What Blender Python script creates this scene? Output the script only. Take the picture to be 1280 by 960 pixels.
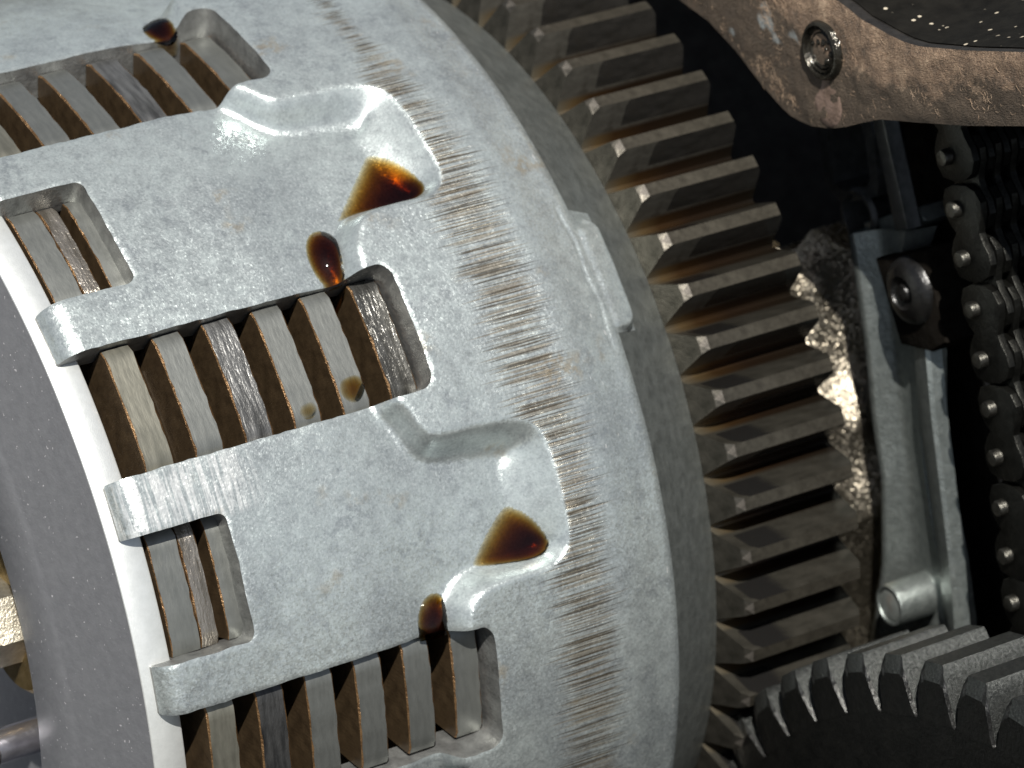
import bpy, math, random
import numpy as np
from mathutils import Matrix, Vector

# ---------------------------------------------------------------- frames
# Everything is modelled round the clutch axis (X), in units of the basket radius (60 mm);
# W turns that frame into the world (Z up), S is the real size in metres.
S = 0.06
RC = np.array([[0.84229964, -0.28405505, 0.45808737],
               [-0.24580841, -0.95877887, -0.14255281],
               [0.47969734, 0.00747045, -0.87740222]])
right, fwd = RC[0], RC[2]
PITCH = math.radians(35)
up = math.cos(PITCH) * (-RC[1]) + math.sin(PITCH) * (-RC[2])
fh = fwd - up * (fwd @ up); fh /= np.linalg.norm(fh)
W = np.array([right, fh, up])
ORG = np.array([3.2, 0.0, 0.6]); BASE = np.array([0, 0, 0.45])
def w3(p): return W @ (np.array(p, float) - ORG) * S + BASE
WM = Matrix([list(map(float, r)) for r in W]).to_4x4()

sc = bpy.context.scene
for o in list(bpy.data.objects): bpy.data.objects.remove(o)
COL = sc.collection

# ---------------------------------------------------------------- camera
cam = bpy.data.cameras.new('camera'); cam.sensor_width = 36; cam.lens = 5167.0 / 1280 * 36
cam.clip_start = 0.01; cam.clip_end = 50
co = bpy.data.objects.new('camera', cam); COL.objects.link(co)
cw = w3((0, 0, 6.9722567))
cm = np.eye(4); cm[:3, 0] = W @ RC[0]; cm[:3, 1] = -(W @ RC[1]); cm[:3, 2] = -(W @ RC[2]); cm[:3, 3] = cw
co.matrix_world = Matrix([list(map(float, r)) for r in cm])
sc.camera = co
cam.dof.use_dof = True; cam.dof.focus_distance = 5.75 * S * 1.02 + 0.04; cam.dof.aperture_fstop = 48

# ---------------------------------------------------------------- light
SUN_D = np.array([-0.29, 0.43, 0.85]); SUN_D /= np.linalg.norm(SUN_D)
sw = W @ SUN_D
el = math.asin(sw[2]); az = math.atan2(sw[0], sw[1])
world = bpy.data.worlds.new('World'); sc.world = world; world.use_nodes = True
nt = world.node_tree; nt.nodes.clear()
sky = nt.nodes.new('ShaderNodeTexSky'); sky.sky_type = 'NISHITA'; sky.sun_disc = False
sky.sun_elevation = el; sky.sun_rotation = az
bg = nt.nodes.new('ShaderNodeBackground'); bg.inputs[1].default_value = 0.05
wo = nt.nodes.new('ShaderNodeOutputWorld')
hs = nt.nodes.new('ShaderNodeHueSaturation'); hs.inputs['Saturation'].default_value = 0.6   # hazy bright sky
nt.links.new(sky.outputs[0], hs.inputs['Color']); nt.links.new(hs.outputs[0], bg.inputs[0]); nt.links.new(bg.outputs[0], wo.inputs[0])
sl = bpy.data.lights.new('sun', 'SUN'); sl.energy = 5.0; sl.angle = math.radians(0.5); sl.color = (1.0, 0.965, 0.90)
so = bpy.data.objects.new('sun', sl); COL.objects.link(so)
so.rotation_euler = Vector(list(map(float, sw))).to_track_quat('Z', 'Y').to_euler()
so.location = (0, 0, 2)
sc.view_settings.view_transform = 'Standard'; sc.view_settings.look = 'None'
sc.view_settings.exposure = 0.4; sc.view_settings.gamma = 1.0
sc.render.resolution_x = 1024; sc.render.resolution_y = 768

# ---------------------------------------------------------------- helpers
def link(o, parent=None):
    COL.objects.link(o)
    if parent is not None: o.parent = parent
    return o
def tag(o, label=None, cat=None, group=None, kind=None):
    if label: o['label'] = label
    if cat: o['category'] = cat
    if group: o['group'] = group
    if kind: o['kind'] = kind
    return o
def thing(name, loc, label=None, cat=None, group=None):
    o = bpy.data.objects.new(name, None); o.empty_display_size = 0.005
    link(o); m = WM.copy(); m.translation = Vector(list(map(float, w3(loc)))); o.matrix_world = m
    o['_l'] = list(map(float, loc))
    return tag(o, label, cat, group)
class MB:
    def __init__(s): s.v = []; s.f = []; s.m = []; s.n = 0
    def add(s, verts, faces, mat=0):
        b = s.n; s.v.extend([tuple(map(float, p)) for p in verts]); s.n += len(verts)
        for f in faces: s.f.append(tuple(i + b for i in f)); s.m.append(mat)
        return b
    def mesh(s, name, mats, smooth=True, angle=None, loc=(0, 0, 0)):
        me = bpy.data.meshes.new(name)
        l = np.array(loc, float)
        v = (np.array(s.v, float) - l) * S
        me.from_pydata(v.tolist(), [], s.f)
        for m in mats: me.materials.append(m)
        if len(mats) > 1: me.polygons.foreach_set('material_index', s.m)
        if smooth:
            me.polygons.foreach_set('use_smooth', [True] * len(me.polygons))
            if angle is not None: me.set_sharp_from_angle(angle=math.radians(angle))
        me.validate(); me.update()
        return me
def part(name, mb, mats, parent, smooth=True, angle=35, label=None):
    loc = parent['_l'] if '_l' in parent else (0, 0, 0)
    me = mb if isinstance(mb, bpy.types.Mesh) else mb.mesh(name, mats, smooth, angle, loc)
    o = link(bpy.data.objects.new(name, me), parent)
    if '_l' in parent: o['_l'] = list(loc)
    if label: o['label'] = label
    return o
def solo(name, mb, mats, loc, label=None, cat=None, group=None, kind=None, smooth=True, angle=35):
    me = mb.mesh(name, mats, smooth, angle, loc)
    o = link(bpy.data.objects.new(name, me)); m = WM.copy(); m.translation = Vector(list(map(float, w3(loc)))); o.matrix_world = m
    o['_l'] = list(map(float, loc))
    return tag(o, label, cat, group, kind)
def cyl(x, r, ph): return (x, r * math.sin(ph), r * math.cos(ph))
D2R = math.pi / 180

def prism(mb, poly, x0, x1, bev=0.0, mat=0, matside=None, close_back=True):
    """polygon (y,z) list extruded along X with an optional bevel on the x0 face"""
    P = np.array(poly, float); n = len(P)
    a = 0.5 * np.sum(P[:, 0] * np.roll(P[:, 1], -1) - np.roll(P[:, 0], -1) * P[:, 1])
    if a > 0: P = P[::-1]
    ms = mat if matside is None else matside
    rings = []
    def inset(d):
        Q = []
        for i in range(n):
            p0, p1, p2 = P[i - 1], P[i], P[(i + 1) % n]
            e1 = (p1 - p0) / (np.linalg.norm(p1 - p0) + 1e-12); e2 = (p2 - p1) / (np.linalg.norm(p2 - p1) + 1e-12)
            n1 = np.array([e1[1], -e1[0]]); n2 = np.array([e2[1], -e2[0]])
            b = n1 + n2; b /= max(1e-6, np.linalg.norm(b)); k = 1 / max(0.5, b @ n1)
            Q.append(p1 + b * d * k)
        return np.array(Q)
    if bev > 0:
        rings = [(x0, inset(bev)), (x0 + bev * 0.3, inset(bev * 0.3)), (x0 + bev, P), (x1, P)]
    else: rings = [(x0, P), (x1, P)]
    b = mb.n
    for x, Q in rings: mb.add([(x, q[0], q[1]) for q in Q], [])
    for k in range(len(rings) - 1):
        for i in range(n):
            j = (i + 1) % n
            mb.f.append((b + k * n + i, b + k * n + j, b + (k + 1) * n + j, b + (k + 1) * n + i)); mb.m.append(ms)
    mb.f.append(tuple(b + i for i in range(n))[::-1]); mb.m.append(mat)
    if close_back:
        e = b + (len(rings) - 1) * n
        mb.f.append(tuple(e + i for i in range(n))); mb.m.append(ms)

def revolve(mb, prof, n=180, a0=0, a1=360, cy=0.0, cz=0.0, mat=0):
    """profile [(x,r)] revolved about the X-parallel axis through (cy,cz)"""
    full = abs(a1 - a0 - 360) < 1e-6
    A = np.radians(np.linspace(a0, a1, n + (0 if full else 1), endpoint=not full)); b = mb.n; m = len(prof)
    for a in A: mb.add([(x, cy + r * math.sin(a), cz + r * math.cos(a)) for x, r in prof], [])
    for i in range(n):
        j = (i + 1) % len(A)
        for k in range(m - 1):
            mb.f.append((b + i * m + k, b + j * m + k, b + j * m + k + 1, b + i * m + k + 1)); mb.m.append(mat)

# ---------------------------------------------------------------- material helpers
class NT:
    def __init__(s, name):
        s.m = bpy.data.materials.new(name); s.m.use_nodes = True; s.t = s.m.node_tree
        s.t.nodes.clear(); s.out = s.t.nodes.new('ShaderNodeOutputMaterial')
        s.bsdf = s.t.nodes.new('ShaderNodeBsdfPrincipled'); s.t.links.new(s.bsdf.outputs[0], s.out.inputs[0])
        s.tc = s.t.nodes.new('ShaderNodeTexCoord')
    def n(s, typ, **kw):
        nd = s.t.nodes.new(typ)
        for k, v in kw.items(): setattr(nd, k, v)
        return nd
    def set(s, sock, v):
        if isinstance(v, bpy.types.NodeSocket): s.t.links.new(v, sock)
        elif isinstance(v, (tuple, list)): sock.default_value = (*v, 1.0) if (len(v) == 3 and len(sock.default_value) == 4) else v
        else: sock.default_value = v
    def math(s, op, a, b=0.0, c=None, clamp=False):
        nd = s.n('ShaderNodeMath', operation=op, use_clamp=clamp); s.set(nd.inputs[0], a); s.set(nd.inputs[1], b)
        if c is not None: s.set(nd.inputs[2], c)
        return nd.outputs[0]
    def noise(s, scale, detail=3, rough=0.55, vec=None, sx=(1, 1, 1), w=None):
        nd = s.n('ShaderNodeTexNoise'); nd.inputs['Scale'].default_value = scale
        nd.inputs['Detail'].default_value = detail; nd.inputs['Roughness'].default_value = rough
        v = vec if vec is not None else s.tc.outputs['Object']
        if sx != (1, 1, 1):
            mp = s.n('ShaderNodeMapping'); mp.inputs['Scale'].default_value = sx; s.t.links.new(v, mp.inputs[0]); v = mp.outputs[0]
        s.t.links.new(v, nd.inputs['Vector']); return nd.outputs['Fac']
    def ramp(s, fac, stops, interp='LINEAR'):
        nd = s.n('ShaderNodeValToRGB'); cr = nd.color_ramp; cr.interpolation = interp
        while len(cr.elements) > 1: cr.elements.remove(cr.elements[-1])
        for i, (p, c) in enumerate(stops):
            e = cr.elements[0] if i == 0 else cr.elements.new(p)
            e.position = p; e.color = (*c, 1) if isinstance(c, (tuple, list)) else (c, c, c, 1)
        s.set(nd.inputs[0], fac); return nd.outputs[0]
    def smooth(s, v, a, b, lo=0.0, hi=1.0):
        nd = s.n('ShaderNodeMapRange', interpolation_type='SMOOTHSTEP'); s.set(nd.inputs[0], v)
        for i, q in enumerate((a, b, lo, hi)): s.set(nd.inputs[i + 1], q)
        return nd.outputs[0]
    def mix(s, f, a, b, blend='MIX'):
        nd = s.n('ShaderNodeMix', data_type='RGBA', blend_type=blend); s.set(nd.inputs[0], f)
        s.set(nd.inputs[6], a); s.set(nd.inputs[7], b); return nd.outputs[2]
    def bump(s, h, strength=0.3, dist=0.0005, prev=None):
        nd = s.n('ShaderNodeBump'); nd.inputs['Strength'].default_value = strength; nd.inputs['Distance'].default_value = dist
        s.set(nd.inputs['Height'], h)
        if prev is not None: s.t.links.new(prev, nd.inputs['Normal'])
        return nd.outputs[0]
    def glitter(s, scale, k, prev=None):
        vo = s.n('ShaderNodeTexVoronoi'); vo.inputs['Scale'].default_value = scale; s.t.links.new(s.tc.outputs['Object'], vo.inputs[0])
        if prev is None: prev = s.n('ShaderNodeNewGeometry').outputs['Normal']
        a = s.n('ShaderNodeVectorMath', operation='SUBTRACT'); s.t.links.new(vo.outputs['Color'], a.inputs[0]); a.inputs[1].default_value = (.5, .5, .5)
        b = s.n('ShaderNodeVectorMath', operation='MULTIPLY_ADD'); s.t.links.new(a.outputs[0], b.inputs[0]); b.inputs[1].default_value = (k, k, k); s.t.links.new(prev, b.inputs[2])
        c = s.n('ShaderNodeVectorMath', operation='NORMALIZE'); s.t.links.new(b.outputs[0], c.inputs[0]); return c.outputs[0]
    def p(s, **kw):
        for k, v in kw.items(): s.set(s.bsdf.inputs[k.replace('_', ' ')], v)
        return s.m

K = 1.0 / S     # object coordinates are metres: noise scales are written per basket radius times K

def mat_basket():
    t = NT('cast_aluminium'); uv = t.n('ShaderNodeUVMap').outputs[0]
    sp = t.n('ShaderNodeSeparateXYZ'); t.t.links.new(uv, sp.inputs[0]); X, V = sp.outputs[0], sp.outputs[1]
    big = t.noise(6 * K, 4, 0.6); mid = t.noise(38 * K, 5, 0.7); fine = t.noise(170 * K, 3, 0.7); spk = t.noise(300 * K, 2, 0.6)
    col = t.ramp(mid, [(0.30, (0.42, 0.46, 0.46)), (0.45, (0.52, 0.57, 0.565)), (0.62, (0.58, 0.64, 0.63))])
    col = t.mix(t.smooth(big, 0.44, 0.66, 0, 0.5), col, (0.25, 0.275, 0.295))
    blot = t.math('MULTIPLY', t.smooth(t.noise(16 * K, 3, .6), .56, .64), t.smooth(t.noise(75 * K, 3, .6), .44, .56))
    col = t.mix(t.math('MULTIPLY', blot, .38), col, (0.23, 0.255, 0.28))
    col = t.mix(t.smooth(fine, 0.55, 0.72, 0, 0.4), col, (0.26, 0.28, 0.285))
    gr = t.noise(230 * K, 2, .6)
    col = t.mix(t.smooth(gr, .50, .66, 0, .24), col, (0.80, 0.83, 0.82)); col = t.mix(t.smooth(gr, .46, .34, 0, .2), col, (0.22, 0.24, 0.245))
    nick = t.math('MULTIPLY', t.smooth(t.noise(1.0, 2, .6, uv, (130, 30, 2)), .70, .73), t.smooth(X, 3.34, 3.40))
    col = t.mix(nick, col, (.95, .96, .94))
    pol = t.math('MULTIPLY', t.smooth(X, 2.80, 2.70), t.math('MULTIPLY', t.smooth(V, -.030, -.012), t.smooth(V, .090, .06)))
    pol = t.math('MULTIPLY', pol, t.smooth(t.noise(1.0, 3, 0.6, uv, (150, 8, 1)), 0.42, 0.58))
    col = t.mix(t.math('MULTIPLY', pol, .9), col, (0.95, 0.96, 0.93))
    stain = t.math('MULTIPLY', t.smooth(t.noise(9 * K, 2, 0.5), 0.62, 0.74), t.smooth(t.noise(70 * K, 3, 0.6), 0.4, 0.6))
    col = t.mix(t.math('MULTIPLY', stain, 0.5), col, (0.42, 0.32, 0.18))
    # turning witness marks: short axial strokes in a band round the drum
    def line(sv, sx, o): return t.noise(1.0, 1, 0.4, uv, (sx, sv, 1 + o))
    an = t.n('ShaderNodeAttribute'); an.attribute_name = 'turned'
    on = t.smooth(an.outputs['Fac'], 0.965, 0.997)
    slow = t.noise(1.0, 2, 0.5, uv, (0.01, 9, 5))
    narrow = t.smooth(V, 0.45, 0.80, 1, 0.25)
    def stroke(sv, sx, lo, hi_, w0, w1, off):
        c = t.math('ADD', 3.292 + off, t.math('ADD', t.math('MULTIPLY', t.math('SUBTRACT', line(sv, .01, 3), 0.5), 0.11), t.math('MULTIPLY', t.math('SUBTRACT', slow, .5), 0.05)))
        w = t.math('MAXIMUM', t.math('ADD', w0, t.math('MULTIPLY', t.math('SUBTRACT', line(sv * .8, .01, 7), 0.5), w1)), 0.003)
        w = t.math('MULTIPLY', w, narrow)
        e = t.smooth(t.math('DIVIDE', t.math('ABSOLUTE', t.math('SUBTRACT', X, c)), w), 0.55, 1.1, 1, 0)
        return t.math('MULTIPLY', t.math('MULTIPLY', e, on), t.smooth(line(sv, sx, 0), lo, hi_))
    marks = stroke(320, 3.2, 0.50, 0.535, 0.056, 0.16, 0.0)
    marks2 = stroke(430, 2.6, 0.53, 0.56, 0.058, 0.20, 0.004)
    hi = stroke(450, 4, 0.60, 0.66, 0.045, 0.16, -0.004)
    col = t.mix(t.math('MULTIPLY', marks, 0.55), col, (0.25, 0.175, 0.085))
    col = t.mix(t.math('MULTIPLY', marks2, 0.8), col, (0.075, 0.057, 0.035))
    col = t.mix(t.math('MULTIPLY', hi, 0.35), col, (0.75, 0.68, 0.52))
    h = t.math('ADD', t.math('MULTIPLY', mid, 0.6), t.math('MULTIPLY', fine, 0.55))
    wl = t.math('MULTIPLY', t.smooth(an.outputs['Fac'], .02, .15), t.smooth(an.outputs['Fac'], .97, .85))   # smooth moulded walls of the hollows
    h = t.math('MULTIPLY', h, t.math('SUBTRACT', 1.0, t.math('MULTIPLY', wl, .8)))
    b = t.bump(h, 0.30, 0.00020)
    b = t.bump(spk, 0.22, 0.00006, b)
    bgl = t.glitter(280 * K, 0.17, b)
    vm = t.n('ShaderNodeMix', data_type='VECTOR'); t.t.links.new(t.math('MULTIPLY', wl, .85), vm.inputs[0]); t.t.links.new(bgl, vm.inputs[4]); t.t.links.new(b, vm.inputs[5]); b = vm.outputs[1]
    b = t.bump(t.math('SUBTRACT', 0.0, t.math('ADD', marks, marks2)), 0.35, 0.00008, b)
    ro = t.math('ADD', 0.27, t.math('MULTIPLY', mid, 0.16)); ro = t.math('ADD', ro, t.smooth(big, .4, .7, -.04, .06))
    return t.p(Base_Color=col, Metallic=0.70, Roughness=ro, Normal=b, Specular_IOR_Level=0.4)

def mat_metal(name, c1, c2, rough=0.4, metallic=0.85, scale=40, bump=0.3, sx=(1, 1, 1), dist=0.0002, stain=None, rvar=0.15):
    t = NT(name); a = t.noise(scale * K, 5, 0.65, None, sx); f = t.noise(scale * 4 * K, 3, 0.6, None, sx)
    col = t.ramp(a, [(0.32, c1), (0.66, c2)])
    if stain: col = t.mix(t.smooth(t.noise(7 * K, 3, 0.6), 0.5, 0.7, 0, stain[1]), col, stain[0])
    b = t.bump(t.math('ADD', a, t.math('MULTIPLY', f, 0.5)), bump, dist)
    return t.p(Base_Color=col, Metallic=metallic, Roughness=t.math('ADD', rough - rvar / 2, t.math('MULTIPLY', f, rvar)), Normal=b)

def mat_oil(name, tint=(0.75, 0.565, 0.08), dens=5400):
    t = NT(name); t.t.nodes.remove(t.bsdf)
    tr = t.n('ShaderNodeBsdfTransparent'); gl = t.n('ShaderNodeBsdfGlossy'); gl.inputs['Roughness'].default_value = 0.02
    fr = t.n('ShaderNodeFresnel'); fr.inputs[0].default_value = 1.47
    mx = t.n('ShaderNodeMixShader'); t.t.links.new(fr.outputs[0], mx.inputs[0]); t.t.links.new(tr.outputs[0], mx.inputs[1]); t.t.links.new(gl.outputs[0], mx.inputs[2])
    t.t.links.new(mx.outputs[0], t.out.inputs['Surface'])
    va = t.n('ShaderNodeVolumeAbsorption'); va.inputs[0].default_value = (*tint, 1); va.inputs[1].default_value = dens
    t.t.links.new(va.outputs[0], t.out.inputs['Volume']); return t.m

M_shell = mat_basket()
M_wall = mat_metal('cast_aluminium_cut_edge', (0.17, 0.172, 0.168), (0.32, 0.325, 0.315), 0.45, 0.7, 30, 0.5)  # opening walls darker than the drum face: their shade is put into the colour
M_oil = mat_oil('amber_oil')
M_chamfer = mat_metal('turned_chamfer', (0.20, 0.215, 0.205), (0.32, 0.34, 0.325), 0.42, 0.8, 40, 0.4)

# ================================================================ CLUTCH BASKET
SLOTS = [(46.45, 6.45), (10.8, 6.22), (-24.05, 6.18)] + [(-24.05 - 36.1 * k, 6.2) for k in range(1, 8)]
WINS = [(28.55, 6.15), (-6.97, 6.12), (-42.1, 6.15)] + [(-42.1 - 36.1 * k, 6.15) for k in range(1, 8)]
X0, XS, XW, XE = 2.535, 3.116, 2.707, 3.644
RW = 0.93                                     # inner radius of the drum wall
# crest of the step between the turned band and the lower casting, one period (x, degrees from window centre, ramp width, sharpness)
CREST = [(3.040, 11.6, .034, 0), (3.056, 10.4, .030, 0), (3.075, 7.7, .034, 0), (3.095, 7.25, .046, .2), (3.162, 7.15, .052, .35), (3.236, 6.7, .058, .5),
         (3.272, 5.6, .072, .8), (3.284, 3.4, .084, 1), (3.287, -1.5, .084, 1), (3.286, -4.6, .070, 1), (3.276, -6.35, .045, 1), (3.247, -7.35, .026, 1), (3.171, -7.2, .024, .8),
         (3.112, -7.5, .030, .5), (3.088, -8.6, .040, 0), (3.078, -10.2, .044, 0), (3.078, -12.0, .044, 0)]
OFFS = {0: 1.1}
def crest_line():
    pts = []
    for k, (wc, _) in enumerate(WINS):
        o = OFFS.get(k, 0.0)
        for x, p, w, s in CREST: pts.append((x, wc + p + (o if -8 < p < 9 else 0), w, s))
    return pts
def chaikin(P):
    Q = [P[0]]
    for a, b in zip(P[:-1], P[1:]):
        a, b = np.array(a), np.array(b); Q += [tuple(a * .75 + b * .25), tuple(a * .25 + b * .75)]
    return Q + [P[-1]]
CL = chaikin(chaikin(crest_line()))
CLp = [(x, p + 360, w, q) for x, p, w, q in CL] + CL
def sstep(t): t = np.clip(t, 0, 1); return t * t * (3 - 2 * t)
def step_height(X, PH):
    """1 on the turned band, 0 on the lower casting; X, PH(deg) arrays"""
    shp = X.shape; x = X.ravel(); y = PH.ravel() * D2R
    best = np.full(x.shape, 1e9); wv = np.zeros(x.shape); sv = np.zeros(x.shape); cross = np.zeros(x.shape, int)
    pr = sorted(range(len(CLp)), key=lambda i: 0)
    lo, hi = y.min() - 0.15, y.max() + 0.15
    for i in range(len(CLp) - 1):
        x1, p1, w1, s1 = CLp[i]; x2, p2, w2, s2 = CLp[i + 1]; y1, y2 = p1 * D2R, p2 * D2R
        if max(y1, y2) < lo or min(y1, y2) > hi: continue
        dx, dy = x2 - x1, y2 - y1; L2 = dx * dx + dy * dy + 1e-12
        t = np.clip(((x - x1) * dx + (y - y1) * dy) / L2, 0, 1)
        d = np.hypot(x - x1 - t * dx, y - y1 - t * dy); m = d < best
        best[m] = d[m]; wv[m] = (w1 + t * (w2 - w1))[m]; sv[m] = (s1 + t * (s2 - s1))[m]
        c = ((y1 > y) != (y2 > y)); xi = x1 + (y - y1) / (dy if abs(dy) > 1e-9 else 1e-9) * dx
        cross[c & (xi > x)] += 1
    low = (cross % 2 == 1)
    t = np.clip(best / wv, 0, 1)
    soft = 1 - sstep(t); sharp = (1 - t) ** 1.4
    h = np.where(low, soft * (1 - sv) + sharp * sv, 1.0)
    return h.reshape(shp)
def sdf_open(X, PH):
    """negative inside slots, windows and left of the finger ends"""
    d = X - X0
    for lst, xe, rc in ((SLOTS, XS, .026), (WINS, XW, .016)):
        for c, hw in lst:
            q = PH - c
            q = (q + 180) % 360 - 180
            cx = (xe + 2.2) / 2; hx = (xe - 2.2) / 2
            ax = np.abs(X - cx) - hx + rc; ay = np.abs(q) * D2R - hw * D2R + rc
            dd = np.hypot(np.maximum(ax, 0), np.maximum(ay, 0)) + np.minimum(np.maximum(ax, ay), 0) - rc
            d = np.minimum(d, dd)
    return d
def profile(X, PH, H):
    lowr = 0.994 - 0.014 * sstep((X - 2.9) / .2)
    hir = 1.030 - 0.022 * sstep((X - 3.36) / 0.13) ** 1.0
    r = lowr + (hir - lowr) * H
    # finger ends roll down
    e = 0.042; t = np.clip((X0 + e - X) / e, 0, 1); r = r - (1 - np.sqrt(np.maximum(0, 1 - 0.94 * t * t))) * 0.048
    # shoulder chamfer, kept full where the cast pad stands
    r_ch = 1.006 - (X - 3.482) * (0.114 / 0.160)
    k = 0.0022
    padx, padp = (X - 3.502), (PH - 11.2)
    d = np.maximum(np.abs(padx) - 0.040, np.abs(padp) * D2R - 6.4 * D2R)
    ax = np.abs(padx) - 0.040 + .03; ay = np.abs(padp) * D2R - 6.4 * D2R + .03
    d = np.hypot(np.maximum(ax, 0), np.maximum(ay, 0)) + np.minimum(np.maximum(ax, ay), 0) - .03
    d = np.where(X < 3.49, np.minimum(d, ay - .03), d)
    pad = 1.006 - 0.30 * np.maximum(0, X - 3.495) - 0.10 * sstep((d + 0.012) / 0.045)
    pad = pad - 0.020 * sstep((PH - 15.2) / 1.6) * sstep((3.56 - X) / .05)
    r_ch = np.maximum(r_ch, pad * (d < 0.03) + (d >= 0.03) * -9)
    r = np.where(X > 3.40, np.minimum(r, r_ch) - k * np.log1p(np.exp(-np.abs(r - r_ch) / k)), r)
    # parting groove beside the pad
    g = np.exp(-((X - 3.466 - 0.003 * np.sin(PH)) / 0.0026) ** 2) * sstep((19 - PH) / 2) * sstep((PH - 2.5) / 2)
    return r - 0.0022 * g

_rs = np.random.RandomState(7); _G = _rs.rand(512, 512) - 0.5
def vnoise(x, y):
    i = np.floor(x).astype(int); j = np.floor(y).astype(int); u = x - i; v = y - j; u = u * u * (3 - 2 * u); v = v * v * (3 - 2 * v)
    g = lambda a, b: _G[a % 512, b % 512]
    return (g(i, j) * (1 - u) + g(i + 1, j) * u) * (1 - v) + (g(i, j + 1) * (1 - u) + g(i + 1, j + 1) * u) * v
def build_shell(a0, a1, step, mb, uvs, hm):
    nx = int((XE - X0 + 0.006) / step); na = int((a1 - a0) * D2R / step)
    xs = np.linspace(X0 - 0.006, XE, nx + 1); ps = np.linspace(a0, a1, na + 1)
    X, PH = np.meshgrid(xs, ps, indexing='ij')
    H = step_height(X, PH)
    for _ in range(6):
        Hp = np.pad(H, 1, mode='edge'); H = (Hp[1:-1, 1:-1] * 4 + Hp[:-2, 1:-1] + Hp[2:, 1:-1] + Hp[1:-1, :-2] + Hp[1:-1, 2:]) / 8
    D = sdf_open(X, PH)
    Y = PH * D2R
    fl = sstep((X - 2.56) / .03)
    D = D + fl * 0.0022 * vnoise(X * 30, Y * 30) + fl * 0.0016 * vnoise(X * 80 + 50, Y * 80)
    R = profile(X, PH, H)
    R = R - 0.0014 * (1 - sstep(D / 0.006)) ** 2 - 0.0016 * np.maximum(0, vnoise(X * 90, Y * 90)) * (1 - sstep(D / 0.010))
    R = R + 0.0016 * vnoise(X * 9, Y * 9) + 0.0007 * vnoise(X * 34 + 9, Y * 34)
    n1 = na + 1
    idx = -np.ones(X.shape, int); ins = D > 0
    ids = np.nonzero(ins.ravel())[0]; idx.ravel()[ids] = np.arange(len(ids)) + mb.n
    P = np.stack([X, R * np.sin(PH * D2R), R * np.cos(PH * D2R)], -1).reshape(-1, 3)
    mb.v.extend(map(tuple, P[ids])); uvs.extend(zip(X.ravel()[ids], (PH.ravel() * D2R)[ids])); hm.extend(H.ravel()[ids]); mb.n += len(ids)
    full = ins[:-1, :-1] & ins[1:, :-1] & ins[1:, 1:] & ins[:-1, 1:]
    I, J = np.nonzero(full)
    q = np.stack([idx[I, J], idx[I + 1, J], idx[I + 1, J + 1], idx[I, J + 1]], 1)
    Rc = R[I, J]; Xc = X[I, J]; padz = (np.abs(PH[I, J] - 11.2) < 6.5) & (Xc < 3.545)
    mb.f.extend(map(tuple, q.tolist())); mb.m.extend(np.where((Xc > 3.487) & ~padz, 2, 0).tolist())
    anyc = ins[:-1, :-1] | ins[1:, :-1] | ins[1:, 1:] | ins[:-1, 1:]
    I, J = np.nonzero(anyc & ~full)
    ev = {}; segs = []
    def edge(a, b):
        key = (min(a, b), max(a, b))
        if key in ev: return ev[key]
        (i, j), (k, l) = divmod(a, n1), divmod(b, n1)
        t = D[i, j] / (D[i, j] - D[k, l])
        x = X[i, j] + t * (X[k, l] - X[i, j]); p = PH[i, j] + t * (PH[k, l] - PH[i, j]); r = R[i, j] + t * (R[k, l] - R[i, j])
        mb.v.append((x, r * math.sin(p * D2R), r * math.cos(p * D2R))); uvs.append((x, p * D2R)); hm.append(H[i, j])
        ev[key] = (mb.n, x, p, r); mb.n += 1; return ev[key]
    for i, j in zip(I, J):
        cs = [(i, j), (i + 1, j), (i + 1, j + 1), (i, j + 1)]; poly = []; cut = []
        for k in range(4):
            a, b = cs[k], cs[(k + 1) % 4]
            if ins[a]: poly.append(idx[a])
            if ins[a] != ins[b]:
                e = edge(a[0] * n1 + a[1], b[0] * n1 + b[1]); poly.append(e[0]); cut.append((e, ins[a]))
        if len(poly) >= 3: mb.f.append(tuple(int(v) for v in poly)); mb.m.append(0)
        if len(cut) == 2:
            (e1, f1), (e2, f2) = cut
            segs.append((e1, e2) if f1 else (e2, e1))
    # walls of the openings
    wi = {}
    def wv(e):
        if e[0] in wi: return wi[e[0]]
        _, x, p, r = e; s, c = math.sin(p * D2R), math.cos(p * D2R)
        out = []
        for rr in (r, r - 0.012, RW):
            mb.v.append((x, rr * s, rr * c)); uvs.append((x, p * D2R)); hm.append(0.0); out.append(mb.n); mb.n += 1
        wi[e[0]] = out; return out
    for a, b in segs:
        A, B = wv(a), wv(b)
        for k in range(2):
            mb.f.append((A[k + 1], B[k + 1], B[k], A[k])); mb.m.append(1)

basket = thing('clutch_basket', (3.64, 0, 0), 'cast aluminium clutch basket drum with open slots and its toothed ring gear behind', 'clutch basket')
mb = MB(); uvs = []; hm = []
build_shell(-52, 68, 0.0036, mb, uvs, hm)
build_shell(68, 308, 0.014, mb, uvs, hm)
me = mb.mesh('basket_shell', [M_shell, M_wall, M_chamfer], True, None, basket['_l'])
uvl = me.uv_layers.new(name='UVMap')
li = np.zeros(len(me.loops), np.int32); me.loops.foreach_get('vertex_index', li)
uvl.data.foreach_set('uv', np.array(uvs, np.float32)[li].ravel())
at = me.attributes.new('turned', 'FLOAT', 'POINT'); at.data.foreach_set('value', np.array(hm, np.float32))
shell = part('basket_shell', me, None, basket)

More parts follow.
